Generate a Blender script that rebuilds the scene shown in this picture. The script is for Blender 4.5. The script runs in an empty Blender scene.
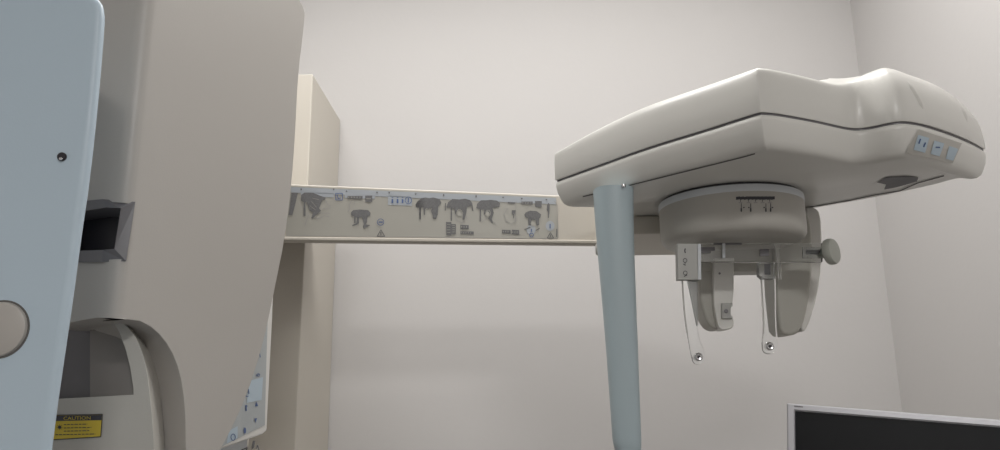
import bpy, bmesh, math
from mathutils import Vector, Matrix
from mathutils.bvhtree import BVHTree

S = bpy.context.scene
COL = S.collection
R = math.radians

# ------------------------------------------------------------ camera, exposure, light
F = 740.0
CAM = Vector((0, 0, 1.25))
cd = bpy.data.cameras.new('camera'); cd.sensor_width = 36; cd.lens = F / 1000 * 36
cd.clip_start = 0.02
cam = bpy.data.objects.new('camera', cd); COL.objects.link(cam)
cam.matrix_world = (Matrix.Translation(CAM) @ Matrix.Rotation(R(90 + 12.7), 4, 'X')
                    @ Matrix.Rotation(R(-0.7), 4, 'Z'))
S.camera = cam
CR = cam.matrix_world.to_3x3()

S.view_settings.view_transform = 'Standard'
S.view_settings.look = 'None'
S.view_settings.exposure = 0.26
S.view_settings.gamma = 1.0
S.view_settings.use_curve_mapping = False

w = bpy.data.worlds.new('room_air'); S.world = w; w.use_nodes = True
w.node_tree.nodes['Background'].inputs[0].default_value = (0.8, 0.85, 0.9, 1)
w.node_tree.nodes['Background'].inputs[1].default_value = 0.05

ZC = 2.72      # ceiling height
def area(name, loc, sx, sy, power, col, rot=(0, 0, 0)):
    d = bpy.data.lights.new(name, 'AREA'); d.shape = 'RECTANGLE'
    d.size = sx; d.size_y = sy; d.energy = power; d.color = col
    o = bpy.data.objects.new(name, d); o.location = loc; o.rotation_euler = rot
    COL.objects.link(o); return o
LAMPS = [(0.45, -1.90, 0.60, 0.60, 36.0), (0.02, 1.10, 1.60, 0.30, 17.6)]
for i, (x, y, sx, sy, p) in enumerate(LAMPS):
    area('ceiling_lamp_light', (x, y, ZC - 0.075), sx, sy, p, (1.0, 0.985, 0.965))

# ------------------------------------------------------------ pixel -> world rays
def ray(px, py):
    return (CR @ Vector(((px - 500) / F, (225 - py) / F, -1))).normalized()
def at_y(px, py, Y):
    d = ray(px, py); return CAM + d * (Y / d.y)
def at_z(px, py, z):
    d = ray(px, py); return CAM + d * ((z - CAM.z) / d.z)
def at_plane(px, py, p0, n):
    d = ray(px, py); return CAM + d * ((p0 - CAM).dot(n) / d.dot(n))

# ------------------------------------------------------------ materials
def mat(name, col, rough=0.45, metal=0.0, spec=0.5, var=0.03, bump=0.0, bscale=300, vscale=9, coat=0.0):
    m = bpy.data.materials.new(name); m.use_nodes = True
    nt = m.node_tree; b = nt.nodes['Principled BSDF']
    b.inputs['Roughness'].default_value = rough
    b.inputs['Metallic'].default_value = metal
    b.inputs['Specular IOR Level'].default_value = spec
    b.inputs['Coat Weight'].default_value = coat
    tc = nt.nodes.new('ShaderNodeTexCoord')
    nz = nt.nodes.new('ShaderNodeTexNoise'); nz.inputs['Scale'].default_value = vscale
    nz.inputs['Detail'].default_value = 4
    nt.links.new(tc.outputs['Object'], nz.inputs['Vector'])
    mx = nt.nodes.new('ShaderNodeMix'); mx.data_type = 'RGBA'
    mx.inputs['A'].default_value = tuple(c * (1 - var) for c in col) + (1,)
    mx.inputs['B'].default_value = tuple(min(1, c * (1 + var)) for c in col) + (1,)
    nt.links.new(nz.outputs['Fac'], mx.inputs['Factor'])
    nt.links.new(mx.outputs['Result'], b.inputs['Base Color'])
    if bump:
        n2 = nt.nodes.new('ShaderNodeTexNoise'); n2.inputs['Scale'].default_value = bscale
        n2.inputs['Detail'].default_value = 3
        nt.links.new(tc.outputs['Object'], n2.inputs['Vector'])
        bp = nt.nodes.new('ShaderNodeBump'); bp.inputs['Strength'].default_value = bump
        bp.inputs['Distance'].default_value = 0.001
        nt.links.new(n2.outputs['Fac'], bp.inputs['Height'])
        nt.links.new(bp.outputs['Normal'], b.inputs['Normal'])
    return m

M = {}
M['wall'] = mat('painted_wall', (0.580, 0.565, 0.556), 0.85, spec=0.2, var=0.02, bump=0.25, bscale=60, vscale=1.5)
M['ceil'] = mat('white_ceiling', (0.78, 0.78, 0.76), 0.9, spec=0.2)
M['floor'] = mat('vinyl_floor', (0.20, 0.19, 0.18), 0.5, var=0.08)
M['cream'] = mat('cream_plastic', (0.70, 0.69, 0.655), 0.33, var=0.012, bump=0.05, bscale=500)
M['greige'] = mat('greige_plastic', (0.465, 0.442, 0.415), 0.42, var=0.02, bump=0.10, bscale=600)
M['greyp'] = mat('grey_plastic', (0.48, 0.465, 0.43), 0.45, var=0.02, bump=0.08, bscale=600)
M['column'] = mat('cream_painted_metal', (0.55, 0.515, 0.455), 0.5, var=0.015)
M['blue'] = mat('pale_blue_plastic', (0.515, 0.625, 0.715), 0.42, var=0.02, bump=0.08, bscale=500)
M['bluel'] = mat('pale_blue_smooth', (0.44, 0.53, 0.57), 0.4, var=0.02)
M['rim'] = mat('pale_rim', (0.60, 0.63, 0.66), 0.35, var=0.01)
M['black'] = mat('black_plastic', (0.030, 0.028, 0.034), 0.4, var=0.1)
M['dgrey'] = mat('dark_grey_plastic', (0.16, 0.155, 0.165), 0.35, var=0.05)
M['groove'] = mat('dark_groove', (0.12, 0.115, 0.11), 0.8, var=0.05)
M['ink'] = mat('grey_ink', (0.15, 0.15, 0.153), 0.6, var=0.4, vscale=380)
M['inkl'] = mat('light_grey_ink', (0.34, 0.33, 0.32), 0.6, var=0.05)
M['inkd'] = mat('black_ink', (0.05, 0.05, 0.06), 0.6)
M['inkb'] = mat('blue_ink', (0.08, 0.13, 0.29), 0.6)
M['skyb'] = mat('pale_blue_print', (0.39, 0.42, 0.455), 0.45)
M['skyl'] = mat('light_blue_key_print', (0.44, 0.54, 0.62), 0.4)
M['label'] = mat('label_film', (0.375, 0.364, 0.325), 0.4, var=0.01)
M['yellow'] = mat('yellow_label', (0.62, 0.47, 0.05), 0.5, var=0.06, vscale=60)
M['metal'] = mat('chrome', (0.75, 0.75, 0.76), 0.18, metal=1.0)
M['silver'] = mat('silver_bezel', (0.52, 0.52, 0.55), 0.38, metal=0.25, var=0.01)
M['screen'] = mat('black_screen', (0.026, 0.027, 0.030), 0.45, spec=0.25, var=0.02)
M['desk'] = mat('desk_laminate', (0.55, 0.53, 0.50), 0.5)
M['window'] = mat('smoked_window', (0.27, 0.25, 0.235), 0.35, var=0.03)
M['knob'] = mat('knob_plastic', (0.40, 0.41, 0.37), 0.4)
M['housing'] = mat('grey_housing_plastic', (0.425, 0.415, 0.375), 0.45, var=0.02, bump=0.08, bscale=600)
M['holder'] = mat('frosted_holder', (0.42, 0.42, 0.40), 0.35)

def clear_mat(name, tint=(0.96, 0.97, 0.97), rough=0.03):
    m = mat(name, tint, rough, var=0.0); b = m.node_tree.nodes['Principled BSDF']
    b.inputs['Transmission Weight'].default_value = 1.0
    b.inputs['IOR'].default_value = 1.45
    return m
M['clear'] = clear_mat('clear_acrylic')
M['frost'] = clear_mat('frosted_acrylic', (0.82, 0.84, 0.84), 0.22)
def emis(name, col, st):
    m = bpy.data.materials.new(name); m.use_nodes = True
    b = m.node_tree.nodes['Principled BSDF']
    b.inputs['Base Color'].default_value = col + (1,)
    b.inputs['Emission Color'].default_value = col + (1,)
    b.inputs['Emission Strength'].default_value = st
    return m
M['lampglow'] = emis('lamp_diffuser', (1, 0.97, 0.93), 2.5)

# ------------------------------------------------------------ object helpers
def thing(name, loc, label, cat):
    o = bpy.data.objects.new(name, None); COL.objects.link(o)
    o.empty_display_size = 0.05
    o.location = loc; o['label'] = label; o['category'] = cat
    return o
def root_loc(p):
    while p is not None and p.parent is not None: p = p.parent
    return Vector(p.location) if p is not None else Vector((0, 0, 0))
def obj(name, bm, m, parent=None, smooth=True, angle=35, bevel=0.0, seg=3, label=None, recalc=True):
    """bm holds world coordinates; linked as one mesh object under parent."""
    if recalc: bmesh.ops.recalc_face_normals(bm, faces=bm.faces)
    if parent is not None:
        off = root_loc(parent)
        for v in bm.verts: v.co -= off
    me = bpy.data.meshes.new(name); bm.to_mesh(me); bm.free()
    if smooth:
        for p in me.polygons: p.use_smooth = True
        me.set_sharp_from_angle(angle=R(angle))
    me.materials.append(M[m] if isinstance(m, str) else m)
    o = bpy.data.objects.new(name, me); COL.objects.link(o)
    if parent is not None: o.parent = parent
    if bevel:
        b = o.modifiers.new('bevel', 'BEVEL'); b.width = bevel; b.segments = seg
        b.limit_method = 'ANGLE'; b.angle_limit = R(38); b.harden_normals = True
    if label: o['label'] = label
    return o
def struct(name, bm, m):
    o = obj(name, bm, m, smooth=False); o['kind'] = 'structure'; return o
def box(bm, a, b):
    x0, y0, z0 = a; x1, y1, z1 = b
    vs = [bm.verts.new(p) for p in ((x0,y0,z0),(x1,y0,z0),(x1,y1,z0),(x0,y1,z0),(x0,y0,z1),(x1,y0,z1),(x1,y1,z1),(x0,y1,z1))]
    for f in ((0,3,2,1),(4,5,6,7),(0,1,5,4),(1,2,6,5),(2,3,7,6),(3,0,4,7)):
        bm.faces.new([vs[i] for i in f])
def obox(bm, c, ux, uy, uz):
    """oriented box: centre and three half-vectors"""
    vs = []
    for k in (-1, 1):
        for i, j in ((-1,-1),(1,-1),(1,1),(-1,1)):
            vs.append(bm.verts.new(c + ux*i + uy*j + uz*k))
    for f in ((0,3,2,1),(4,5,6,7),(0,1,5,4),(1,2,6,5),(2,3,7,6),(3,0,4,7)):
        bm.faces.new([vs[i] for i in f])
def prism(bm, front, back):
    a = [bm.verts.new(p) for p in front]; b = [bm.verts.new(p) for p in back]
    n = len(a)
    bm.faces.new(a); bm.faces.new(b[::-1])
    for i in range(n):
        bm.faces.new((a[i], a[(i+1) % n], b[(i+1) % n], b[i]))
def smooth_px(pts, it=1):
    """Chaikin corner cutting on an open polyline, ends kept"""
    for _ in range(it):
        out = [pts[0]]
        for p, q in zip(pts, pts[1:]):
            out.append(tuple(.75*a + .25*b for a, b in zip(p, q)))
            out.append(tuple(.25*a + .75*b for a, b in zip(p, q)))
        out.append(pts[-1]); pts = out
    return pts
def smooth_closed(pts, it=1):
    for _ in range(it):
        out = []
        for i in range(len(pts)):
            p, q = pts[i], pts[(i+1) % len(pts)]
            out.append(tuple(.75*a + .25*b for a, b in zip(p, q)))
            out.append(tuple(.25*a + .75*b for a, b in zip(p, q)))
        pts = out
    return pts
def frame(axis):
    axis = axis.normalized()
    u = axis.cross(Vector((0, 0, 1)))
    if u.length < 1e-4: u = Vector((1, 0, 0))
    u.normalize(); return u, axis.cross(u).normalized(), axis
def lathe(bm, c, axis, prof, n=48):
    """prof: list of (radius, distance along axis)"""
    u, v, ax = frame(axis); rings = []
    for r, h in prof:
        if r < 1e-6: rings.append([bm.verts.new(c + ax*h)])
        else: rings.append([bm.verts.new(c + ax*h + (u*math.cos(2*math.pi*i/n) + v*math.sin(2*math.pi*i/n))*r) for i in range(n)])
    for a, b in zip(rings, rings[1:]):
        for i in range(n):
            j = (i+1) % n
            if len(a) == 1 and len(b) == 1: continue
            if len(a) == 1: bm.faces.new((a[0], b[i], b[j]))
            elif len(b) == 1: bm.faces.new((a[i], a[j], b[0]))
            else: bm.faces.new((a[i], a[j], b[j], b[i]))
    for rg, (r, h) in ((rings[0], prof[0]), (rings[-1], prof[-1])):
        if len(rg) > 1: bm.faces.new(rg)
    return bm

# flat marks printed on a surface.  mp(px,py) -> (point, normal)
class Print:
    def __init__(s, mp, lift=0.0005): s.bm = bmesh.new(); s.mp = mp; s.lift = lift; s.px = {}
    def P(s, x, y):
        p, n = s.mp(x, y); v = s.bm.verts.new(p + n*s.lift); s.px[v] = (x, y); return v
    def poly(s, pts):
        s.bm.faces.new([s.P(*p) for p in pts]); return s
    def line(s, pts, w=0.6):
        for (x0, y0), (x1, y1) in zip(pts, pts[1:]):
            dx, dy = x1-x0, y1-y0; L = math.hypot(dx, dy) or 1
            nx, ny = -dy/L*w/2, dx/L*w/2
            s.poly([(x0+nx, y0+ny), (x1+nx, y1+ny), (x1-nx, y1-ny), (x0-nx, y0-ny)])
        return s
    def ring(s, cx, cy, rx, ry, w=0.6, n=20):
        s.line([(cx+rx*math.cos(2*math.pi*i/n), cy+ry*math.sin(2*math.pi*i/n)) for i in range(n+1)], w); return s
    def disc(s, cx, cy, rx, ry, n=16):
        s.poly([(cx+rx*math.cos(2*math.pi*i/n), cy+ry*math.sin(2*math.pi*i/n)) for i in range(n)]); return s
    def text(s, body, x0, y0, h, wscale=1.0, slope=0.0, slant=0.0):
        cu = bpy.data.curves.new('lettering', 'FONT'); cu.body = body; cu.size = 1.4; cu.resolution_u = 2
        o = bpy.data.objects.new('lettering', cu); COL.objects.link(o)
        bpy.context.view_layer.update()
        me = bpy.data.meshes.new_from_object(o.evaluated_get(bpy.context.evaluated_depsgraph_get()))
        vs = [s.P(x0 + v.co.x*h*wscale + v.co.y*h*slant, y0 - v.co.y*h + v.co.x*h*wscale*slope) for v in me.vertices]
        for p in me.polygons:
            try: s.bm.faces.new([vs[i] for i in p.vertices])
            except ValueError: pass
        bpy.data.objects.remove(o); bpy.data.curves.remove(cu); bpy.data.meshes.remove(me)
        return s
    def each(s, name, m, parent, gap=2.2, label=None):
        """one object per separate printed picture"""
        fs = list(s.bm.faces); bb = []
        for f in fs:
            q = [s.px[v] for v in f.verts]; bb.append([min(a for a, b in q)-gap/2, min(b for a, b in q)-gap/2, max(a for a, b in q)+gap/2, max(b for a, b in q)+gap/2])
        g = list(range(len(fs)))
        def find(i):
            while g[i] != i: i = g[i]
            return i
        for i in range(len(fs)):
            for j in range(i):
                A, B = bb[i], bb[j]
                if A[0] < B[2] and B[0] < A[2] and A[1] < B[3] and B[1] < A[3]: g[find(i)] = find(j)
        out = []
        for root in sorted(set(find(i) for i in range(len(fs)))):
            nb = Print(s.mp, s.lift)
            for i, f in enumerate(fs):
                if find(i) == root: nb.bm.faces.new([nb.bm.verts.new(v.co) for v in f.verts])
            out.append(nb.done(name, m, parent, label))
        s.bm.free(); return out
    def done(s, name, m, parent, label=None):
        # orient towards the camera
        for f in s.bm.faces:
            f.normal_update()
            if f.normal.dot(CAM - f.calc_center_median()) < 0: f.normal_flip()
        return obj(name, s.bm, m, parent, smooth=False, recalc=False, label=label)
def plane_map(p0, n):
    n = n.normalized()
    if n.dot(CAM - p0) < 0: n = -n
    return lambda x, y: (at_plane(x, y, p0, n), n)
def bvh_of(objs):
    dg = bpy.context.evaluated_depsgraph_get(); dg.update()
    vs, fs = [], []
    for o in objs:
        e = o.evaluated_get(dg); me = e.to_mesh(); mw = o.matrix_world
        k = len(vs); vs += [mw @ v.co for v in me.vertices]
        fs += [[k+i for i in p.vertices] for p in me.polygons]; e.to_mesh_clear()
    return BVHTree.FromPolygons(vs, fs)
def surf_map(objs):
    bpy.context.view_layer.update()
    t = bvh_of(objs)
    def f(x, y):
        d = ray(x, y); h = t.ray_cast(CAM, d)
        if h[0] is None:                       # just past the silhouette: nearest surface point instead
            k = t.find_nearest(CAM + d*1.05); return k[0], k[1]
        n = h[1]
        if n.dot(d) > 0: n = -n
        return h[0], n
    return f

# ------------------------------------------------------------ room
YW = 1.95; YB = -3.6; XL = -1.7
cr = at_y(864, 110, YW); XR = cr.x
T = 0.12
bm = bmesh.new(); box(bm, (XL-T, YB-T, -0.1), (XR+T, YW+T, 0)); struct('floor', bm, 'floor')
bm = bmesh.new(); box(bm, (XL-T, YB-T, ZC), (XR+T, YW+T, ZC+0.1)); struct('ceiling', bm, 'ceil')
bm = bmesh.new(); box(bm, (XL-T, YW, 0), (XR+T, YW+T, ZC)); struct('wall_back', bm, 'wall')
bm = bmesh.new(); box(bm, (XR, YB, 0), (XR+T, YW, ZC)); struct('wall_right', bm, 'wall')
bm = bmesh.new(); box(bm, (XL-T, YB, 0), (XL, YW, ZC)); struct('wall_left', bm, 'wall')
bm = bmesh.new(); box(bm, (XL-T, YB-T, 0), (XR+T, YB, ZC)); struct('wall_front', bm, 'wall')
for x, y, sx, sy, p in LAMPS:
    t = thing('ceiling_light', (x, y, ZC), 'white ceiling light panel %s' % ('over the open side of the room' if y < 0 else 'above the X-ray head'), 'light')
    bm = bmesh.new(); hx, hy, g = sx/2+.03, sy/2+.03, .028
    box(bm, (x-hx, y-hy, ZC-.06), (x-hx+g, y+hy, ZC)); box(bm, (x+hx-g, y-hy, ZC-.06), (x+hx, y+hy, ZC))
    box(bm, (x-hx+g, y-hy, ZC-.06), (x+hx-g, y-hy+g, ZC)); box(bm, (x-hx+g, y+hy-g, ZC-.06), (x+hx-g, y+hy, ZC))
    obj('frame', bm, 'ceil', t, smooth=False)
    bm = bmesh.new(); box(bm, (x-sx/2, y-sy/2, ZC-.05), (x+sx/2, y+sy/2, ZC-.04)); obj('diffuser', bm, 'lampglow', t, smooth=False)

# ------------------------------------------------------------ support column at the wall
e1 = at_y(313, 74, 1.64)
CX = e1.x; CZ = e1.z; CY = 1.64
col = thing('support_column', (CX-.11, (CY+YW)/2, 0), 'tall cream box column standing against the wall, behind the control panel', 'column')
bm = bmesh.new(); box(bm, (CX-.22, CY, 0), (CX, YW-.004, CZ)); obj('body', bm, 'column', col, bevel=.003)
bm = bmesh.new(); box(bm, (CX-.225, CY+.05, 0.0), (CX+.004, CY+.055, CZ-.02)) ; bm.free()
bm = bmesh.new(); box(bm, (CX-.17, CY-.006, .3), (CX-.12, CY+.001, CZ-.15)); obj('guide_slot', bm, 'dgrey', col)

# ------------------------------------------------------------ long arm
AL = at_y(285, 212, 1.30); ARr = at_y(600, 215, 1.345)
ad = Vector((ARr.x-AL.x, ARr.y-AL.y, 0)).normalized()
an = Vector((ad.y, -ad.x, 0))       # towards the camera
amap = plane_map(AL, an)
def AP(x, y, d=0): return amap(x, y)[0] - an*d
arm = thing('support_arm', (AL.x, AL.y, AP(285, 240).z), 'long cream horizontal arm with pictogram strip running from column to X-ray head', 'arm')
# end points extended along the arm direction
def lin(p, q, s): return p + (q-p)*s
TL, TR = AP(292, 184), AP(555, 195); BL, BR = AP(285, 241), AP(595, 244.5)
def along(p, q, X): return lin(p, q, (X-p.x)/(q.x-p.x))
XA0, XA1 = -.52, .31
ft = [along(BL, BR, XA0), along(BL, BR, XA1), along(TL, TR, XA1), along(TL, TR, XA0)]
bm = bmesh.new(); prism(bm, ft, [p - an*.020 for p in ft])
armb = obj('beam', bm, 'column', arm, bevel=.003)
# raised lower lip with a groove above it
p = Print(amap, .0012)
bm = bmesh.new()
l1, l2 = AP(285, 237.2), AP(595, 240.6)
lo = [along(BL, BR, XA0)+Vector((0,0,.001)), along(BL, BR, XA1)+Vector((0,0,.001)), along(l1, l2, XA1), along(l1, l2, XA0)]
prism(bm, [q + an*.004 for q in lo], [q - an*.002 for q in lo]); obj('lower_lip', bm, 'column', arm, bevel=.0015)
# bracket under the head where the arm ends
bm = bmesh.new()
bz = at_y(655, 255.5, 1.335).z
bx0 = at_y(634, 250, 1.25).x
ZU = 1.25 + .270      # underside of the head
box(bm, (at_y(616, 250, 1.20).x, 1.14, bz), (.44, 1.335, ZU-.0005)); bracket_bm = bm
bm = bmesh.new(); c = at_y(598, 249.5, 1.235); lathe(bm, c, Vector((1,0,0)), [(.006,-.004),(.008,-.002),(.008,.012),(.006,.014)], 16)
for v in bm.verts: v.co.z = c.z + (v.co.z-c.z)*1.3
obj('end_bolt', bm, 'holder', arm)
# unseen plate joining arm and column, shaped and widened to shade the column
zf0, zf1 = AP(330, 241).z + .004, AP(330, 187).z - .006
zk0, zk1 = at_y(352, 239, CY-.001).z, at_y(345, 190, CY-.001).z
bm = bmesh.new(); yf = AP(300, 212).y + .03
prof = [(yf, zf0), (yf, zf1), (CY-.001, zk1), (CY-.001, zk0)]
prism(bm, [Vector((CX-.21, y, z)) for y, z in prof], [Vector((CX+.12, y, z)) for y, z in prof]); obj('carriage_shade', bm, 'column', arm, bevel=.002)

# --- printed label strip
lab = Print(amap, .0008)
lab.poly([(288.5,186.5),(556,197.6),(558,238.4),(286,235.2)])
label_o = lab.done('instruction_label', 'label', arm, label='pale printed instruction strip with pictograms')
q = Print(amap, .0012)
q.poly([(291,187.2),(556,198.2),(556,204.5),(291,192.6)])
for a in ((301,192.3,334,193.6,197.5),(345,194.5,375,195.8,199),(388,195.5,412,197,206)): 
    q.poly([(a[0],a[1]),(a[2],a[3]),(a[2],a[4]),(a[0],a[4]-1)])
for x, y in ((531,230),(550,226)): q.disc(x, y, 4.5, 5)
q.done('pale_blue_band', 'skyb', label_o, label='pale blue printed band')
q = Print(amap, .0014)
q.line([(286,235.6),(558,238.8)], .7)
q.line([(554,201),(557,205),(558,238)], .5)
# face and hand outlines
q.line([(325,199),(328,205),(331,206)], .6).line([(322,209),(331,208)], .6).line([(319,213),(330,213.5)], .6)
q.line([(309,215),(306,222),(305,226)], .7).line([(313,216),(318,219),(324,216),(330,217)], .6)
q.line([(352,201),(349,205),(350,209),(348,212)], .6).line([(355,200),(354,206)], .5)
q.line([(461,212),(455,215),(456,220),(462,223),(467,219),(465,213)], .6)
q.line([(482,222),(487,218),(492,221),(496,224)], .6).line([(486,215),(492,214)], .6)
q.line([(508,208),(504,214),(506,221),(510,223)], .6).line([(511,224),(516,221),(515,213)], .6)
q.line([(516,201),(515,222)], .5).line([(526,209),(530,206),(534,207)], .5)
q.done('thin_outline', 'inkl', label_o)
q = Print(amap, .0016)
C3 = lambda cx, cy: (285 + cx/6, 175 + cy/6)
C4 = lambda cx, cy: (415 + cx/6, 175 + cy/6)
def poly3(*pts): q.poly([C3(*t) for t in pts])
def poly4(*pts): q.poly([C4(*t) for t in pts])
poly3((40,108),(78,110),(62,180),(45,243),(22,240),(30,190))
poly3((98,120),(118,107),(170,108),(210,125),(246,137),(238,150),(225,150),(212,185),(205,200),(218,215),(190,240),(165,262),(158,258),(170,225),(148,215),(138,185),(128,160),(122,165),(124,215),(124,248),(112,245),(113,165),(97,155))
poly3((376,127),(466,127),(466,147),(376,143)); poly3((482,125),(524,125),(524,163),(482,162))
poly3((396,225),(410,212),(450,208),(500,212),(514,228),(512,244),(496,250),(492,285),(486,298),(510,300),(508,306),(485,316),(472,322),(468,312),(474,296),(463,255),(446,255),(444,290),(432,300),(405,308),(403,301),(428,291),(434,256),(424,256),(424,290),(415,290),(415,250),(400,244))
poly3((782,180),(800,158),(830,138),(840,140),(840,195),(815,197),(813,265),(806,265),(805,197),(790,196))
for X in (98,293): poly3((X-5,82),(X+5,82),(X+4,93),(X-4,93))
poly3((370,92),(376,102),(364,102)); poly3((546,102),(560,102),(553,114)); poly3((620,102),(632,102),(626,116)); poly3((780,112),(790,112),(785,122))
# caution triangles
def tri(cx, cy, w_, h_):
    a, b, c2 = (cx, cy-h_/2), (cx+w_/2, cy+h_/2), (cx-w_/2, cy+h_/2)
    q.line([a, b, c2, a], .8); q.line([(cx, cy-h_*.18), (cx, cy+h_*.34)], .9)
tri(381, 233.2, 7.5, 6.5); tri(550.3, 236.0-.6, 6.4, 5.6)
# right-hand part: heads in the positioner
poly4((6,190),(10,165),(35,142),(60,136),(85,140),(110,136),(150,146),(158,168),(140,190),(136,240),(126,265),(108,262),(104,235),(94,215),(105,200),(84,200),(80,210),(74,200),(62,204),(60,240),(54,240),(50,196),(36,196),(36,268),(28,268),(28,196))
poly4((190,190),(198,165),(225,145),(265,148),(300,143),(330,152),(344,172),(350,218),(344,218),(338,185),(312,192),(308,225),(296,270),(286,268),(288,225),(275,210),(262,208),(248,225),(242,240),(236,205),(222,200),(222,276),(214,276),(214,198),(190,196))
poly4((180,170),(186,170),(184,215),(179,215))
poly4((368,200),(372,175),(395,153),(430,153),(450,150),(492,155),(510,172),(506,192),(480,196),(465,200),(472,228),(460,262),(468,290),(460,290),(448,268),(440,262),(452,235),(435,222),(420,235),(412,240),(415,210),(396,208),(396,280),(388,280),(388,205))
poly4((186,282),(218,284),(218,294),(245,296),(245,356),(218,356),(218,364),(188,362))
poly4((272,300),(322,302),(322,326),(272,324)); poly4((272,338),(352,340),(352,358),(272,355))
poly4((522,330),(574,331),(574,353),(522,350)); poly4((580,329),(625,331),(625,359),(580,356))
poly4((556,163),(600,165),(600,174),(556,172)); poly4((580,212),(604,212),(600,235),(594,236),(592,262),(588,262),(588,238),(580,232))
poly4((638,160),(706,160),(706,178),(638,176)); poly4((720,157),(760,158),(760,195),(720,192))
poly4((656,240),(664,225),(690,215),(730,218),(756,238),(752,256),(744,262),(744,300),(730,306),(722,270),(702,268),(694,290),(696,305),(680,300),(678,262),(660,252))
poly4((654,326),(690,312),(693,317),(658,331)); poly4((722,332),(745,318),(748,323),(726,337))
poly4((792,180),(802,168),(808,180),(806,215),(802,258),(796,258),(798,225),(790,210))
for X, Y in ((172,123),(367,130)): poly4((X-4,Y-7),(X+4,Y-7),(X+4,Y+6),(X-5,Y+6))
for X, Y in ((528,136),(640,143),(788,149),(4,116)): poly4((X-7,Y-4),(X+7,Y-4),(X,Y+6))
q.line([(556.5,229),(556.5,237)], .9)
q.each('printed_drawing', 'ink', label_o)
q = Print(amap, .0018)
def sq(cx, cy, r):
    q.line([(cx-r, cy-r), (cx+r, cy-r), (cx+r, cy+r), (cx-r, cy+r), (cx-r, cy-r)], .7)
sq(339.2, 196.9, 3.3); q.line([(337.4,195),(338.4,199),(341,198)], .8)
q.ring(380.7, 222.3, 3.2, 3.2, .6).line([(378.6,222.3),(382.8,222.3)], 1.1)
for x in (392.5, 397.6, 402.6):
    q.poly([(x-.8,199.3),(x+.8,199.3),(x+.9,203.3),(x-.9,203.3)]); q.line([(x-.9,197.7),(x+.9,197.7)], .6)
q.ring(408.4, 200.6, 3.2, 3.4, .6).line([(408.4,198.4),(408.4,202.8)], 1.0)
q.ring(531.3, 235.2, 1.9, 2, .6).line([(531.3,229),(531.3,232)], .9).line([(550,224),(550,228.5)], 1.0)
q.each('printed_symbol', 'inkb', label_o, label='dark blue printed symbol')
q = Print(amap, .0019)
for k in range(5):
    q.line([C3(382+k*17,131), C3(382+k*17,141)], .5); 
    if k < 4: q.line([C4(646+k*16,165), C4(646+k*16,174)], .4)
q.line([C3(488,144), C3(518,144)], .6)
for k in range(4): q.line([C4(192,298+k*16), C4(212,298+k*16)], .4); q.line([C4(224,304+k*13), C4(240,304+k*13)], .4)
for k in range(5): q.line([C4(278+k*14,345), C4(278+k*14,352)], .5)
for k in range(3): q.line([C4(280+k*14,307), C4(280+k*14,318)], .5); q.line([C4(530+k*14,336), C4(530+k*14,346)], .5); q.line([C4(586+k*13,338), C4(586+k*13,350)], .5)
for (a, b) in (((160,160),(190,195)),((150,185),(185,212)),((165,140),(205,150))): q.line([C3(*a), C3(*b)], .4)
for x0 in (440,): pass
q.ring(459.5, 213, 2.6, 3.4, .5).ring(488, 213.5, 2.3, 3.2, .5)
q.disc(459.5, 214, 1.9, 2.6); q.disc(487.6, 214, 1.6, 2.4); q.disc(532.6,224.2,1.5,2.3)
q.each('lettering', 'label', label_o)

# ------------------------------------------------------------ cephalostat head
ceph = thing('xray_head', (.33, 1.03, ZU), 'large cream X-ray patient positioner head with dial, ear rods and key panel', 'x-ray machine')
obj('mounting_bracket', bracket_bm, 'column', ceph, bevel=.004)
# outline at the seam, taken on a horizontal plane and closed on the far side
ZS = 1.25 + .310
near_def = [((555,181.5),.042,.008,6),((555,181.5),.042,.008,6),((600,165),.056,.020,4.5),((650,147),.059,.022,4.5),((705,130.5),.058,.022,4.5),((748,116.5),.056,.020,4.5),
    ((760,113),.056,.019,4.5),((762,113),.056,.019,4.5),((776,114),.056,.020,4.5),((815,121),.055,.020,4.5),((842,127.5),.056,.022,4.2),((856,129.5),.068,.032,3.2),
    ((872,127.5),.080,.048,2.7),((892,122.8),.084,.060,2.5),((908,121.5),.089,.068,2.4),((930,126),.092,.072,2.4),((952,133.5),.093,.070,2.4),((972,142),.086,.060,2.4),((986,150.5),.070,.055,2.4),((986,150.5),.068,.05,2.4)]
near = [at_z(x, y, ZS) for (x, y), a, b, c in near_def]
near = [(p.x, p.y, d[1], d[2], d[3]) for p, d in zip(near, near_def)]
far = [(.632,.945,.055,.05,2.2),(.615,.995,.055,.05,2.2),(.56,1.065,.055,.05,2.4),(.47,1.15,.055,.04,3),(.38,1.24,.055,.03,4),(.31,1.30,.05,.02,4),(.26,1.285,.05,.012,5),(.225,1.20,.048,.010,5),(.175,1.115,.045,.008,5),(.125,1.085,.042,.008,6)]
full = smooth_closed(near + far, 2)
SP0, SP1 = Vector((.255, 1.08)), Vector((.50, .95))
def lerp(a, b, t): return a + (b-a)*t
def spine(p):
    d = SP1 - SP0; t = max(0, min(1, (p-SP0).dot(d)/d.dot(d))); return SP0 + d*t
def ring_at(bm, inset_f, z_f):
    out = []
    for x, y, h, i_, n_ in full:
        p = Vector((x, y)); s_ = spine(p); v = s_ - p; L = v.length; v = v / L
        q_ = p + v*min(inset_f(h, i_, n_), .85*L)
        out.append(bm.verts.new((q_.x, q_.y, z_f(h, i_, n_))))
    return out
def bridge(bm, a, b):
    n = len(a)
    for i in range(n): bm.faces.new((a[i], a[(i+1) % n], b[(i+1) % n], b[i]))
bm = bmesh.new(); rings = []
rings.append(ring_at(bm, lambda h,i,n: .010, lambda h,i,n: ZS+.0030))
rings.append(ring_at(bm, lambda h,i,n: .001, lambda h,i,n: ZS+.0016))
NT = 12
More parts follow.
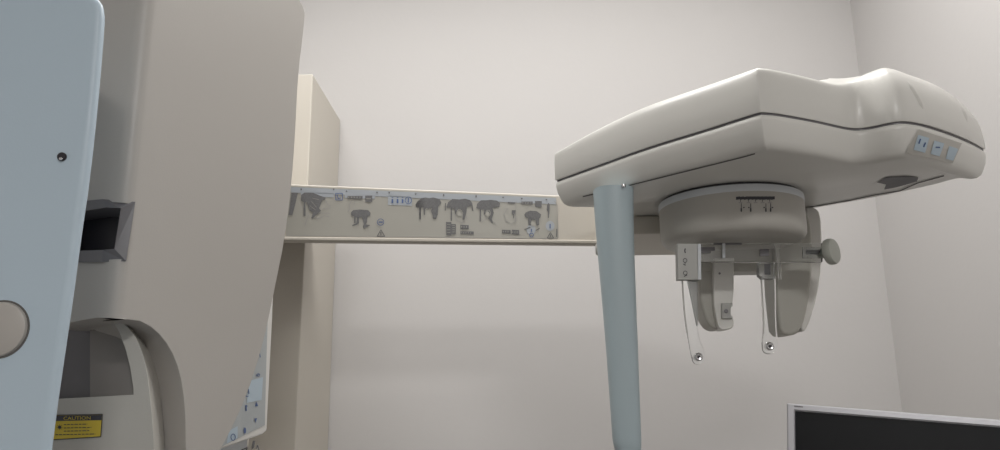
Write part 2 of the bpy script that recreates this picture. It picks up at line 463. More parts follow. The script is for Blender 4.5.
for k in range(NT+1):
    t = math.pi/2*k/NT
    def ins(h, i, n, t=t): return i*(1-max(0, math.cos(t))**(2/n))
    def zz(h, i, n, t=t): return ZS+.004+h*math.sin(t)**(2/n)
    rings.append(ring_at(bm, ins, zz))
# gently crowned top
zc = ZS + .074
for fr in (.25, .5, .75):
    rg = []
    for v in rings[NT+2]:
        p = Vector((v.co.x, v.co.y)); s_ = spine(p); q_ = p.lerp(s_, fr)
        sz = lerp(ZS+.058, ZS+.104, max(0, min(1, (q_.x-.37)/.07)))
        rg.append(bm.verts.new((q_.x, q_.y, lerp(v.co.z, sz, math.sin(fr*math.pi/2)))))
    rings.append(rg)
for a, b in zip(rings, rings[1:]): bridge(bm, a, b)
f1 = bm.faces.new(rings[-1]); f0 = bm.faces.new(rings[0][::-1])
bmesh.ops.triangulate(bm, faces=[f1])
up = obj('upper_shell', bm, 'cream', ceph, angle=50)
# lower shell
bm = bmesh.new(); rings = []
prof = [(.009, .0015), (.0035, -.0010), (.0015, -.0035), (.0015, -.008), (.004, -.019), (.0085, -.029), (.012, -.0345), (.018, -.0385), (.026, -.0400)]
for i_, z_ in prof:
    rings.append(ring_at(bm, lambda h,i,n,a=i_: a, lambda h,i,n,b=z_: ZS+b))
for a, b in zip(rings, rings[1:]): bridge(bm, a, b)
bm.faces.new(rings[-1]); bm.faces.new(rings[0][::-1])
low = obj('lower_shell', bm, 'cream', ceph, angle=50)
# recessed gasket that shows as the dark seam
bm = bmesh.new()
a = ring_at(bm, lambda h,i,n: .0035, lambda h,i,n: ZS-.0012); b = ring_at(bm, lambda h,i,n: .0035, lambda h,i,n: ZS+.0045)
bridge(bm, a, b); bm.faces.new(a); bm.faces.new(b[::-1]); obj('seam_gasket', bm, 'dgrey', ceph)
smap = surf_map([low]); umap = surf_map([up])
# grip grooves on the dome
def ridge(pts, wpx, name, m, parent, mp, lift=.0012):
    bm = bmesh.new(); prev = None; n = len(pts)
    for k, (x, y) in enumerate(pts):
        x2, y2 = pts[min(k+1, n-1)]; x1, y1 = pts[max(k-1, 0)]
        dx, dy = x2-x1, y2-y1; L = math.hypot(dx, dy); nx, ny = -dy/L, dx/L
        ww = wpx*(.35 if k in (0, n-1) else 1)
        row = []
        for s_, l_ in ((-1,0),(-.5,.8),(0,1),(.5,.8),(1,0)):
            p, nn = mp(x+nx*ww*s_, y+ny*ww*s_); row.append(bm.verts.new(p + nn*(lift*l_ if k not in (0, n-1) else 0)))
        if prev:
            for i in range(4): bm.faces.new((prev[i], prev[i+1], row[i+1], row[i]))
        prev = row
    for f in bm.faces:
        f.normal_update()
        if f.normal.dot(CAM - f.calc_center_median()) < 0: f.normal_flip()
    return obj(name, bm, m, parent, recalc=False)
ridge([(907,81),(912,88),(917,96),(921,104),(923.5,109)], 1.9, 'grip_rib', 'cream', up, umap, .0022)
ridge([(960,104),(963,110),(966,117),(967.5,122)], 1.3, 'grip_rib', 'cream', up, umap, .0018)
# key panel on the right-hand side of the lower shell
def surf_poly(mp, pts, lift, n=8):
    """grid patch between four corners draped on a surface"""
    bm = bmesh.new(); (a, b, c, d) = [Vector(p) for p in pts]; g = []
    for j in range(n+1):
        r = []
        for i in range(n+1):
            p = a.lerp(b, i/n).lerp(d.lerp(c, i/n), j/n); w_, nn = mp(p.x, p.y); r.append(bm.verts.new(w_ + nn*lift))
        g.append(r)
    for j in range(n):
        for i in range(n):
            f = bm.faces.new((g[j][i], g[j][i+1], g[j+1][i+1], g[j+1][i])); f.normal_update()
            if f.normal.dot(CAM - f.calc_center_median()) < 0: f.normal_flip()
    return bm
def patch(mp, pts, lift, name, m, parent, label=None, n=8):
    return obj(name, surf_poly(mp, pts, lift, n), m, parent, recalc=False, label=label)
kp = patch(smap, [(918,129.5),(961,143.5),(952,163.0),(905,152.0)], .0010, 'key_panel', 'greyp', ceph, label='grey key panel with pale blue keys')
patch(smap, [(917,135),(928,138),(924,152.5),(912.5,149.5)], .0016, 'key', 'skyl', kp, n=4)
patch(smap, [(933,140.5),(943,143.5),(938.5,156),(929.5,153.5)], .0016, 'key', 'skyl', kp, n=4)
patch(smap, [(948,146),(957,149),(952,160.5),(944.5,158.5)], .0016, 'key', 'skyl', kp, n=4)
q = Print(smap, .0020); q.line([(919,139),(917.3,143.5)], 1.5).line([(924,142.3),(922,147)], 1.5).line([(934,147),(938.5,147.2)], 1.3); q.each('key_symbol', 'inkb', kp)
# underside service lines and cable slot
def gl(pts, w_=.9, name='panel_line', m='groove'):
    pp = []
    for (a, b) in zip(pts, pts[1:]):
        for k in range(8): pp.append((lerp(a[0], b[0], k/8), lerp(a[1], b[1], k/8)))
    pp.append(pts[-1]); q = Print(smap, .0006); q.line(pp, w_); return q.done(name, m, low)
gl([(583,196.5),(640,182.5),(700,167.5),(745,156.2),(755,153.3)], 1.1)
gl([(806,207.5),(850,200),(875,194.5),(900,190.5),(918,182.5),(944,175.5)], 1.0)
q = Print(smap, .0008); q.poly([(877,182),(886,176.8),(905,175.5),(918,177),(917,181),(905,184.5),(893,187.5),(884,189),(886,184)]); q.done('cable_slot', 'black', low)
# dial under the head
RD = .0945
dc = at_z(730.5, 200, ZU); DC = Vector((dc.x, dc.y, 0))
pl = at_y(658.5, 215, DC.y); pr = at_y(803.5, 215, DC.y); RD = (pr.x-pl.x)/2*.96; DC.x = (pl.x+pr.x)/2-.001
zb = at_y(731, 244.5, DC.y).z
DH = ZU - zb
bm = bmesh.new()
lathe(bm, Vector((DC.x, DC.y, zb)), Vector((0,0,1)), [(.0,0),(RD*.89,0),(RD*.94,.0015),(RD*.975,.005),(RD*.993,.009),(RD,.015),(RD,DH-.0135),(RD*.6,DH-.0135)], 96)
dial = obj('dial', bm, 'greyp', ceph, angle=60)
bm = bmesh.new(); lathe(bm, Vector((DC.x, DC.y, ZU)), Vector((0,0,-1)), [(RD*.94,.0035),(RD*1.004,.004),(RD*1.006,.006),(RD*1.006,.0125),(RD*1.0,.0138),(RD*.9,.0138)], 96)
obj('dial_rim', bm, 'rim', ceph, angle=50, label='pale rim of the dial')
bm = bmesh.new(); lathe(bm, Vector((DC.x, DC.y, ZU+.0005)), Vector((0,0,-1)), [(RD*.965,0),(RD*.965,.006)], 64)
obj('dial_spindle', bm, 'black', ceph)
dmap = surf_map([dial])
q = Print(dmap, .0006)
def vline(x, y0, y1, w_): q.line([(x, y0), (x, y1)], w_)
for k in range(10):
    x0, x1 = 736 + k*3.85, 736 + (k+1)*3.85
    q.poly([(x0,196.6 if k > 2 else 197.0),(x1,196.4),(x1,199.4),(x0,200)])
for x in (740.5, 748.3, 755.5, 762.3, 769.5): vline(x, 199, 201.8, .6)
for x in (741.2, 750.6, 765.7, 770.4):
    vline(x, 203.5, 212, .7); vline(x, 208.4, 211.6, 1.4)
for a, b in ((743,744.5),(748,749.4),(763.2,764.8),(771.4,773)): q.line([(a,207.6),(b,207.6)], 1.0)
q.done('scale', 'inkd', dial, label='black printed scale and setting marks')
q = Print(dmap, .0006)
for x in (740.5, 748.3, 755.5, 762.3, 769.5): q.line([(x-1.8,203.4-.6),(x+1.8,203.3-.6)], 1.0)
q.done('scale_number', 'inkl', dial)
# sensor yoke behind the rods
YY = DC.y + .045
def yoke(front_px, Y, depth, name, m, taper=.0, shift=0.0, bevel=.006, parent=ceph):
    fr = [at_y(x, y, Y) for x, y in front_px]; bk = [p + Vector((shift, depth, 0)) for p in fr]
    bm = bmesh.new(); prism(bm, fr, bk); return obj(name, bm, m, parent, bevel=bevel)
rp = yoke(smooth_px([(774,236),(774,262),(775,290),(777.5,312),(780,334.5),(793,335.5),(800,332),(806,318),(811,290),(813,262),(812.5,225),(806,206),(780,206)],1), YY-.01, .05, 'sensor_housing', 'housing', bevel=.005)
rs = yoke(smooth_px([(806,206),(815,207),(821,213),(822.5,240),(822,265),(818,295),(808,329),(800,333.5),(800,290),(806,240)],1), YY+.003, .04, 'housing_cover', 'cream', bevel=.006)
cb = yoke([(702,238),(776,238),(776,271),(702,272)], YY, .04, 'yoke_bar', 'housing', bevel=.002)
lp = yoke(smooth_px([(714,258),(713.5,300),(716,318),(719.5,330),(728,330),(734,327.5),(734,318),(728,318),(728,304),(734,303),(734,258)],1), YY-.008, .03, 'housing_cover', 'cream', bevel=.002)
lpb = yoke(smooth_px([(699,255),(699,285),(701,305),(706,320),(711,327),(719,330),(730,327),(730,255)],1), YY+.002, .045, 'sensor_housing', 'housing', bevel=.004)
yoke([(722,303),(733,303),(733,305.5),(731,307),(731,315),(733,316.5),(733,318.5),(722,318.5)], YY-.013, .02, 'catch', 'holder', bevel=.001, parent=lp)
bm = bmesh.new(); c = at_y(726,311,YY-.0135); lathe(bm, c, Vector((0,-1,0)), [(.003,0),(.003,.0012),(.0015,.0016),(0,.0016)], 14); obj('catch_screw', bm, 'dgrey', lp)
bm = bmesh.new(); c = at_y(719.5,273.5,YY-.0085); lathe(bm, c, Vector((0,-1,0)), [(.0016,0),(.0016,.001),(0,.001)], 12); obj('pin', bm, 'dgrey', lp)
# clear guide rail
YRl = DC.y - .035
def slab(px, Y, th, name, m, parent, bevel=.0012, label=None):
    fr = [at_y(x, y, Y) for x, y in px]; bm = bmesh.new(); prism(bm, fr, [p + Vector((0, th, 0)) for p in fr])
    return obj(name, bm, m, parent, bevel=bevel, seg=2, label=label)
rail = slab([(699,243),(823,243),(823,262),(699,262)], YRl, .008, 'guide_rail', 'clear', ceph, label='clear plastic guide rail')
slab([(700,247),(715,247),(715,250.5),(711,250.5),(711,253),(699,253)], YRl-.003, .0025, 'stop_block', 'dgrey', rail, .0004)
slab([(722.5,243.2),(725.5,243.2),(725.5,258),(722.5,258)], YRl-.0035, .003, 'clear_stop', 'rim', rail, .0006)
slab([(760,249),(769,249),(769,256),(760,256)], YRl-.003, .0025, 'stop_block', 'dgrey', rail, .0004)
slab([(714,242.6),(742,242.6),(742,244.6),(714,244.6)], YRl-.0015, .004, 'rail_edge_strip', 'dgrey', rail, .0004)
# clamp screw and knob at the right end
ax = (at_y(835,252.6,YRl-.012) - at_y(805,252,YRl+.004)).normalized()
k0 = at_y(825.5,252.6,YRl-.004)
pr2 = [(.0045,-.026),(.0045,-.002)]
bm = bmesh.new(); prf = []
for i in range(14): prf += [(.0038,-.026+i*.0017),(.0030,-.026+i*.0017+.00085)]
lathe(bm, k0, ax, prf, 20); obj('clamp_screw', bm, 'dgrey', ceph)
slab([(803,247),(824,247),(824,258),(803,258)], YRl-.0095, .003, 'screw_guide', 'frost', rail, .0005)
bm = bmesh.new()
kx = Vector((.66,-.75,.04)).normalized()
lathe(bm, k0+Vector((.001,0,0)), kx, [(.0055,-.012),(.0070,-.006),(.0075,-.002),(.013,.000),(.0172,.002),(.0182,.005),(.0182,.0095),(.0168,.0122),(.0120,.0130),(0,.0130)], 40)
obj('clamp_knob', bm, 'knob', ceph)
# ear rods
def ear_rod(plate, Y, screw, hold, mk, hold_m):
    rod = slab(plate, Y, .005, 'ear_rod', 'clear', ceph, .0015, label='clear plastic ear rod')
    bm = bmesh.new(); c = at_y(screw[0], screw[1], Y)
    lathe(bm, c, Vector((0,-1,0)), [(.0055,-.0065),(.0055,0),(.0056,.0008),(.0052,.003),(.0040,.0042),(.0022,.0036),(0,.0036)], 28)
    obj('ear_plug_screw', bm, 'metal', rod)
    bm = bmesh.new(); lathe(bm, c, Vector((0,-1,0)), [(.0019,.0038),(.0019,.0046),(0,.0046)], 12); obj('screw_socket', bm, 'black', rod)
    h = slab(hold, Y-.006, .012, 'rod_holder', hold_m, ceph, .001)
    return rod, h
L1 = smooth_px([(682,276),(683,300),(685.5,325),(689.5,345),(691.5,356),(693.5,363),(699,365.5),(704,362.5),(705.3,355),(704,348),(699.5,338),(698,325),(698,276)],1)
YR1 = DC.y - .075
rod1, h1 = ear_rod(L1, YR1, (698.2,356.8), [(677,243.5),(701,243.5),(701.5,279.8),(677.8,279.8)], 0, 'holder')
mp = plane_map(at_y(680,260,YR1-.0062), Vector((0,-1,0)))
q = Print(mp, .0004); q.line([(685.2,248.5),(684.6,251),(685.4,253)], 1.1)
q.ring(685,260.5,1.9,2,.6).line([(685,262.5),(685,265)], .6).line([(683,264),(685.5,265.5)], .6); q.ring(685.2,273,1.9,2,.6).line([(684,276.5),(687,275)], .8)
q.done('printed_symbol', 'inkd', h1)
slab([(697.8,244),(701,244),(701.3,279.6),(698.2,279.6)], YR1-.0075, .0012, 'clear_edge', 'rim', h1, .0003)
slab([(687,279.6),(697.6,279.6),(698.3,326),(696.6,326)], YR1+.0055, .004, 'rod_rib', 'holder', rod1, .0006)
L2 = smooth_px([(761,276),(762,300),(763.5,322),(762.8,336),(762.3,346),(763.5,352.5),(769,354.5),(775,353),(778,347),(777.8,336),(776.8,322),(776.2,276)],1)
YR2 = DC.y - .045
rod2, h2 = ear_rod(L2, YR2, (769.3,346.3), [(759.2,262),(775.5,262),(775.5,278.5),(773,279.3),(763,278.5),(759.2,275.5)], 0, 'frost')
slab([(764,264),(770,264),(770,275),(764,275)], YR2+.001, .002, 'holder_insert', 'dgrey', h2, .0004)
slab([(773,243),(782,243),(780,250),(781.5,279.5),(779,279.5),(776,250)], YR2-.009, .002, 'clear_fin', 'clear', ceph, .0004)

# ------------------------------------------------------------ blue hanging blade
bt = at_z(617, 190, ZU)
YP = bt.y
post = thing('hanging_blade', (bt.x, YP, ZU), 'pale blue tapering blade hanging under left end of the X-ray head', 'blade')
bm = bmesh.new(); rows = []
edges = [(186.5,593.2,632.6),(196,593.8,632.9),(215,595.0,633.0),(244,597.2,633.6),(300,602.2,635.6),(350,606.4,637.6),(400,610.0,639.4),(440,612.8,641.0),(452,615.5,640.8),(457,621,638)]
for k, (y, xa, xb) in enumerate(edges):
    a = at_y(xa, y, YP); b = at_y(xb, y, YP)
    if k == 0: a.z = b.z = ZU - .0005
    hw = (b-a).length/2; c = (a+b)/2; row = []
    n = 28
    for i in range(n):
        t = 2*math.pi*i/n; cs, sn = math.cos(t), math.sin(t)
        e = .62
        X = math.copysign(abs(cs)**e, cs)*hw
        Y_ = math.copysign(abs(sn)**.9, sn)*.026*(hw/.025)
        row.append(bm.verts.new((c.x+X, c.y+Y_+.0, c.z if k else ZU-.0005)))
    rows.append(row)
for a, b in zip(rows, rows[1:]): bridge(bm, a, b)
bm.faces.new(rows[0]); bm.faces.new(rows[-1][::-1])
pbody = obj('blade', bm, 'bluel', post, angle=50)
bm = bmesh.new(); c = at_z(621.5, 187.2, ZU); lathe(bm, Vector((c.x, c.y-.016, ZU-.0005)), Vector((0,0,-1)), [(.003,0),(.003,.0035),(.002,.0045),(0,.0045)], 14); obj('hanger_screw', bm, 'metal', post)

# ------------------------------------------------------------ greige rotating unit (left)
Kp = at_y(133, 120, .70); Rp = at_y(300, 60, .90); Lp = at_y(60, 120, .73)
K2 = Vector((Kp.x, Kp.y)); d1 = (Vector((Rp.x, Rp.y)) - K2).normalized(); d0 = (K2 - Vector((Lp.x, Lp.y))).normalized()
n1 = Vector((-d1.y, d1.x)); n0 = Vector((-d0.y, d0.x))     # pointing away from the camera side
if n1.dot(Vector((0, 1))) < 0: n1 = -n1
if n0.dot(Vector((0, 1))) < 0: n0 = -n0
def sheet(px, py, side):
    """pixel on the folded face -> (s,z)"""
    if side > 0:
        P = at_plane(px, py, Kp, Vector((n1.x, n1.y, 0))); return ((Vector((P.x, P.y))-K2).dot(d1), P.z)
    P = at_plane(px, py, Kp, Vector((n0.x, n0.y, 0))); return ((Vector((P.x, P.y))-K2).dot(d0), P.z)
a0 = math.atan2(d0.y, d0.x); a1 = math.atan2(d1.y, d1.x)
RB = .014                                     # half length of the rounded fold
def fold(s, w_, z):
    if s <= -RB: p, d = K2 + d0*s, d0
    elif s >= RB: p, d = K2 + d1*s, d1
    else:
        t = (s+RB)/(2*RB)
        A, B, C_ = K2 - d0*RB, K2, K2 + d1*RB
        p = A*(1-t)**2 + B*2*t*(1-t) + C_*t*t
        a_ = lerp(a0, a1, t); d = Vector((math.cos(a_), math.sin(a_)))
    n = Vector((-d.y, d.x))
    if n.y < 0 and abs(n.y) > .05: n = -n
    return Vector((p.x + n.x*w_, p.y + n.y*w_, z))
unit = thing('rotating_unit', (Kp.x-.02, .82, 1.0), 'big greige X-ray rotating unit with black handle recess and arched opening', 'x-ray machine')
right_px = smooth_px([(283,-34),(296,-6),(305,10),(304.5,22),(298,75),(295.5,130),(291.5,186),(284.5,240),(275.5,285),(263,345),(246,398),(226,440),(205,475),(192,520)], 1)
arch_px = smooth_px([(186,520),(186,450),(185,405),(180,372),(170,347),(155,329),(140,321)], 1)
arch_l = [(128,317.5),(118,316.5),(95,318),(70,322.5),(35,327)]
outl = [sheet(x, y, 1) for x, y in right_px] + [sheet(x, y, 1) for x, y in arch_px] 
al = [sheet(x, y, -1) for x, y in arch_l]
al = [t for t in al if t[0] < -.001]
outl += al
sL = al[-1][0]
outl += [(sL, 1.95), (outl[0][0], 1.95)]
bm = bmesh.new()
fc = bm.faces.new([bm.verts.new((s, 0, z)) for s, z in outl])
cuts = [RB*k/4 for k in range(-4, 5)]
for c in cuts:
    bmesh.ops.bisect_plane(bm, geom=bm.verts[:]+bm.edges[:]+bm.faces[:], plane_co=(c, 0, 0), plane_no=(1, 0, 0))
ex = bmesh.ops.extrude_face_region(bm, geom=bm.faces[:])
for g in ex['geom']:
    if isinstance(g, bmesh.types.BMVert): g.co.y = .085
for v in bm.verts: v.co = fold(v.co.x, v.co.y, v.co.z)
unit_body = obj('housing', bm, 'greige', unit, bevel=.009, seg=4, angle=35)
# inner structure seen in the arched opening
YI = .742
inner_px = smooth_px([(154.5,520),(154.5,450),(151.5,410),(148,378),(143,354),(136,337),(127,326),(117,319),(104,312)],1)
win_px = [(112,320),(119,332),(125,348),(130,367),(133,386),(133.5,394.8),(25,400.5),(25,520)]
bm = bmesh.new(); fr = [at_y(x, y, YI) for x, y in inner_px + win_px]
prism(bm, fr, [p + Vector((-.012, .05, 0)) for p in fr])
inner = obj('inner_cover', bm, 'greyp', unit, bevel=.003)
bm = bmesh.new(); fr = [at_y(x, y, YI+.035) for x, y in ((90,300),(148,300),(148,410),(90,410))]; prism(bm, fr, [p+Vector((-.01,.02,0)) for p in fr]); obj('window_panel', bm, 'window', unit, label='dark grey panel in the arched opening')
bm = bmesh.new(); fr = [at_y(x, y, YI+.045) for x, y in ((20,300),(100,300),(100,412),(20,412))]; prism(bm, fr, [p+Vector((-.01,.02,0)) for p in fr]); obj('window_back', bm, 'dgrey', unit)
# seam on the inner cover edge
ip = plane_map(at_y(100, 430, YI), Vector((0, -1, 0)))
q = Print(ip, .0008); q.poly([(53.5,415.2),(103,414.2),(101.3,436.6),(52.5,439.8)]); sticker = q.done('caution_label', 'yellow', unit, label='yellow caution label with black header')
q = Print(ip, .0011); q.poly([(54.2,415.8),(102.5,414.8),(102.0,420.1),(54,421.1)])
q.line([(53.5,415.2),(103,414.2),(101.3,436.6),(52.5,439.8),(53.5,415.2)], .8)
q.disc(60.2, 427.2, 1.7, 1.6)
for k in range(8):
    a_ = k*math.pi/4; q.line([(60.2+1.5*math.cos(a_), 427.2+1.5*math.sin(a_)), (60.2+2.9*math.cos(a_), 427.2+2.9*math.sin(a_))], .4)
for y, xa, xb in ((424.6,64.5,88),(428.0,64.5,92),(431.2,64.5,90),(434.6,56,96)):
    x = xa
    while x < xb:                       # rows of small unreadable print
        w_ = 2.2 + (x*7.3) % 2.6; q.line([(x, y-(x-60)*.02), (min(x+w_, xb), y-(x+w_-60)*.02)], .8); x += w_ + .8
q.done('caution_print', 'inkd', sticker)
q = Print(ip, .0014); q.text('CAUTION', 64, 420.0, 3.5, 1.25, -.02); q.done('caution_lettering', 'yellow', sticker)
# handle recess
opening = [(58,206),(103,202.5),(133.5,205),(124.5,259.5),(103,260.2),(56,261.5)]
hm = surf_map([unit_body])
def facep(x, y, out=0.0, din=0.0):
    p, nn = hm(x, y); return p + nn*out + Vector((-.25, .94, 0))*din
# cut the pocket through the housing skin
bmc = bmesh.new(); prism(bmc, [facep(x, y, 0, -.02) for x, y in opening], [facep(x, y, 0, .05) for x, y in opening])
bmesh.ops.recalc_face_normals(bmc, faces=bmc.faces)
cme = bpy.data.meshes.new('pocket'); bmc.to_mesh(cme); bmc.free()
cutter = bpy.data.objects.new('pocket', cme); COL.objects.link(cutter)
unit_body.modifiers.clear()
bo = unit_body.modifiers.new('pocket', 'BOOLEAN'); bo.operation = 'DIFFERENCE'; bo.solver = 'FAST'; bo.object = cutter
bpy.context.view_layer.update()
newme = bpy.data.meshes.new_from_object(unit_body.evaluated_get(bpy.context.evaluated_depsgraph_get()))
unit_body.modifiers.clear(); unit_body.data = newme
bpy.data.objects.remove(cutter)
newme.set_sharp_from_angle(angle=R(35)); print('POCKET', len(newme.polygons))
bv = unit_body.modifiers.new('bevel', 'BEVEL'); bv.width = .007; bv.segments = 4; bv.limit_method = 'ANGLE'; bv.angle_limit = R(38); bv.harden_normals = True
O = [facep(x, y, 0, -.003) for x, y in [(57,204.5),(103,199.8),(136,202.5),(126.8,261.8),(103,262.4),(55,263.5)]]
I = [facep(x, y, 0, -.0025) for x, y in [(60,215),(107,208),(121.5,208.8),(115,249.3),(103,250.3),(58,252)]]
B = [facep(x, y, 0, .001) for x, y in [(58,206),(103,201.5),(134.8,204),(125.6,260.5),(103,261.3),(56,262.5)]]
D_ = [p + Vector((-.016, .040, 0)) for p in I]
bm = bmesh.new()
vo, vi, vb, vd = ([bm.verts.new(p) for p in L_] for L_ in (O, I, B, D_))
n = 6
for i in range(n):
    j = (i+1) % n
    bm.faces.new((vo[i], vo[j], vi[j], vi[i])); bm.faces.new((vo[i], vb[i], vb[j], vo[j])); bm.faces.new((vi[i], vi[j], vd[j], vd[i]))

obj('handle_recess', bm, 'dgrey', unit, smooth=False, label='dark grey frame of the handle recess')
bm = bmesh.new(); fr = [p + Vector((0,-.001,0)) for p in D_]; prism(bm, fr, [p+Vector((0,.0005,0)) for p in fr]); obj('recess_back', bm, 'black', unit)

# ------------------------------------------------------------ blue cover at the far left
YBc = .575
cov = thing('blue_cover', (at_y(30,200,YBc).x, YBc+.03, 1.0), 'large pale blue curved cover at the left edge with round cream button', 'cover')
bpx = smooth_px([(60,-38),(92,-10),(103,-1),(105.5,8),(105.5,22),(100,90),(91,175),(82,235),(73.5,300),(66,350),(58,405),(51,460),(44,520)],1) + [(-110,520),(-110,-60),(30,-60)]
fr = [at_y(x, y, YBc) for x, y in bpx]
bm = bmesh.new(); prism(bm, fr, [p + Vector((-.030, .05, 0)) for p in fr])
covb = obj('shell', bm, 'blue', cov, bevel=.010, seg=5)
bm = bmesh.new(); c = at_y(0.5, 329.3, YBc)
lathe(bm, c, Vector((0,-1,0)), [(.0212,-.002),(.0212,.0005),(.0205,.0028),(.018,.0040),(0,.0046)], 48); obj('round_button', bm, 'greige', cov, label='round cream cap button')
bm = bmesh.new(); lathe(bm, c, Vector((0,-1,0)), [(.0226,-.002),(.0226,.0004),(.0212,.0006)], 48); obj('button_gap', bm, 'groove', cov)
bm = bmesh.new(); c = at_y(62.5, 157, YBc)
lathe(bm, c, Vector((.1,-1,-.1)), [(.0036,-.002),(.0036,.0016),(.0030,.0022),(0,.0022)], 24); obj('peg', bm, 'black', cov)
bm = bmesh.new(); c = at_y(60.6, 158.6, YBc-.0026); lathe(bm, c, Vector((0,-1,0)), [(.0012,-.002),(.0012,.0004),(0,.0009)], 12); obj('peg_glint', bm, 'metal', cov)  # chrome bead added as the white glint on the peg

# ------------------------------------------------------------ control panel behind the unit
cBL = at_y(218, 451.5, .98); cBR = at_y(266, 420.5, 1.16); cTR = at_y(274.5, 285, 1.16)
ux = cBR - cBL; cn = ux.cross(cTR - cBR).normalized()
if cn.dot(CAM - cBR) < 0: cn = -cn
cmap = plane_map(cBR, cn)
cp = thing('control_panel', (cBR.x-.03, 1.12, cBR.z), 'cream framed control panel with pale blue keys beside the column', 'control panel')
frp = [cmap(x, y)[0] for x, y in [(214,452),(263,434.5),(267,431),(270,370),(272.5,320),(274.5,270),(276,250),(210,250),(200,330),(190,440)]]
bm = bmesh.new(); prism(bm, frp, [p - cn*.02 for p in frp]); cpb = obj('case', bm, 'cream', cp, bevel=.003)
M['keyface'] = mat('key_face_print', (0.40, 0.43, 0.44), 0.4, var=0.03)
q = Print(cmap, .0006); q.poly([(221.5,446.5),(264.5,425),(265.7,370),(267.3,320),(269,285),(230,290),(215,400)]); face = q.done('key_face', 'keyface', cp)
q = Print(cmap, .0009); q.poly([(248,381),(262.5,377),(261,400),(246,403)]); q.done('key_area', 'skyl', face, label='pale blue printed key area')
q = Print(cmap, .0009); q.poly([(226,443.5),(228,431),(237,426),(237,438)]); q.done('key_area', 'skyl', face)
q = Print(cmap, .0013)
q.ring(232.2,437.2,2.2,3.2,.8).disc(244,430.5,1.3,3.2)
q.poly([(255.6,401.5),(257.4,406),(254,406.5)]).poly([(253.5,418.5),(256.3,418),(254.8,423)])
q.line([(245.3,405),(245.3,411)], 1.3).line([(244,406),(247,406)], .7)
q.line([(244.5,390),(247.5,389),(248,394)], .9).line([(244.2,394),(245.4,396.6),(247.6,396)], .9)
q.line([(256,353.5),(258.4,351.5),(259.6,357.5)], .8).line([(256.4,357.5),(257.4,353)], .7)
q.line([(255,375.5),(259,374.5)], .8).ring(257.5,375,1.5,1.6,.5)
q.each('key_symbol', 'inkb', face)
# printed leaflet holder plate beneath
cb2 = [cmap(x, y)[0] - cn*.021 for x, y in [(236,430),(261.5,425),(260,500),(234,510)]]
bm = bmesh.new(); prism(bm, cb2, [p - cn*.01 for p in cb2]); o = obj('type_plate', bm, 'rim', cp, label='pale plate with grey print below the panel')
m2 = plane_map(cb2[0], cn); q = Print(m2, .0008)
q.poly([(251,446),(252.5,440.5),(254.5,441),(254,447),(251,450)]).line([(241,450),(247,447.5),(245,452)], 1.2).line([(255.5,449),(257,445),(258.5,451)], 1.2)
q.done('type_print', 'ink', o)
# bracket carrying panel to column
bm = bmesh.new(); bc = at_y(236, 428, 1.2)
bc2 = Vector((CX-.12, CY, bc.z))
v_ = (bc2-bc); L = v_.length; uu = v_.normalized(); vv = uu.cross(Vector((0,0,1))).normalized()
obox(bm, (bc+bc2)/2 , uu*(L/2), vv*.02, Vector((0,0,.03))); obj('mounting_bracket', bm, 'column', cp, bevel=.003)

# ------------------------------------------------------------ monitor on a desk
YM = 1.30
roll = R(5.0)
tl = at_y(787, 403, YM)
uxm = Vector((math.cos(roll), 0, -math.sin(roll))); yaw = Matrix.Rotation(R(-20.0), 3, 'Z'); uxm = yaw @ uxm
nm = Vector((0, -1, 0)); nm = yaw @ nm
nm = Matrix.Rotation(R(-9), 3, uxm) @ nm
uzm = -uxm.cross(nm).normalized()
if uzm.z < 0: uzm = -uzm
MW, MH = .43, .27
DZ = .75
mc = tl + uxm*MW/2
mon = thing('computer_monitor', (mc.x, YM+.06, DZ), 'flat computer monitor with silver bezel and dark screen, tilted, at lower right', 'monitor')
def mp3(u, v, d): return tl + uxm*u - uzm*v - nm*d
def mring(bm, u0, v0, u1, v1, d):
    return [bm.verts.new(mp3(u, v, d)) for u, v in ((u0, v0), (u1, v0), (u1, v1), (u0, v1))]
bw, bt_ = .0125, .0115
bm = bmesh.new()
r0 = mring(bm, 0, 0, MW, MH, .034); r1 = mring(bm, 0, 0, MW, MH, .003); r2 = mring(bm, .002, .002, MW-.002, MH-.002, 0)
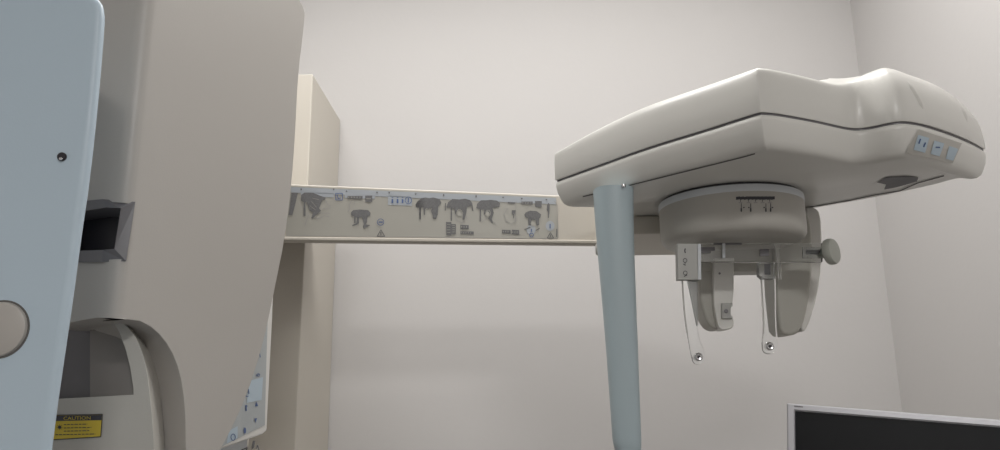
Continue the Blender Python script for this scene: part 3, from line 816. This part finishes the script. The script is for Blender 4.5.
r3 = mring(bm, bw-.002, bt_-.002, MW-bw+.002, MH-bt_+.002, 0); r4 = mring(bm, bw, bt_, MW-bw, MH-bt_, .003)
for a, b in ((r0, r1), (r1, r2), (r2, r3), (r3, r4)): bridge(bm, a, b)
bm.faces.new(r0[::-1]); bm.faces.new(r4)
obj('bezel', bm, 'silver', mon, angle=30)
bm = bmesh.new(); a = mring(bm, bw+.0002, bt_+.0002, MW-bw-.0002, MH-bt_-.0002, .0025); bm.faces.new(a); bmesh.ops.solidify(bm, geom=bm.faces[:], thickness=.0006); obj('screen', bm, 'screen', mon, smooth=False)
bm = bmesh.new(); r = [mp3(u, v, .034) for u, v in ((.004,.004),(MW-.006,.004),(MW-.006,MH-.003),(.004,MH-.003))]
prism(bm, r, [p - nm*.012 for p in r]); obj('back_cover', bm, 'black', mon, bevel=.003)
mlab = plane_map(tl, nm)
q = Print(mlab, .0004); q.line([(794,406.2),(803,407.0)], 1.1); q.done('maker_print', 'dgrey', mon)
cN = mp3(MW/2, MH*.75, .046)
bm = bmesh.new(); box(bm, (cN.x-.03, cN.y-.004, DZ+.018), (cN.x+.03, cN.y+.022, cN.z+.03)); obj('stand_neck', bm, 'black', mon, bevel=.004)
bm = bmesh.new(); lathe(bm, Vector((cN.x, cN.y+.0, DZ)), Vector((0,0,1)), [(.11,0),(.11,.006),(.10,.014),(.04,.019),(0,.019)], 48); obj('stand_base', bm, 'black', mon)
desk = thing('desk', ((.42+XR)/2, 1.3, 0), 'plain desk carrying the monitor in the corner', 'desk')
bm = bmesh.new(); box(bm, (.42, 1.0, DZ-.03), (XR-.004, 1.6, DZ)); obj('desktop', bm, 'desk', desk, bevel=.002)
for x, y in ((.44,1.02),(XR-.06,1.02),(.44,1.54),(XR-.06,1.54)):
    bm = bmesh.new(); box(bm, (x, y, 0), (x+.04, y+.04, DZ-.03)); obj('leg', bm, 'greyp', desk)

# base column of the rotating unit down to the floor (below the frame)
bm = bmesh.new(); c = fold(-.02, .06, 0); box(bm, (c.x-.06, c.y-.02, 0.0), (c.x-.005, c.y+.03, .95)); bm.free()
bpy.context.view_layer.update()
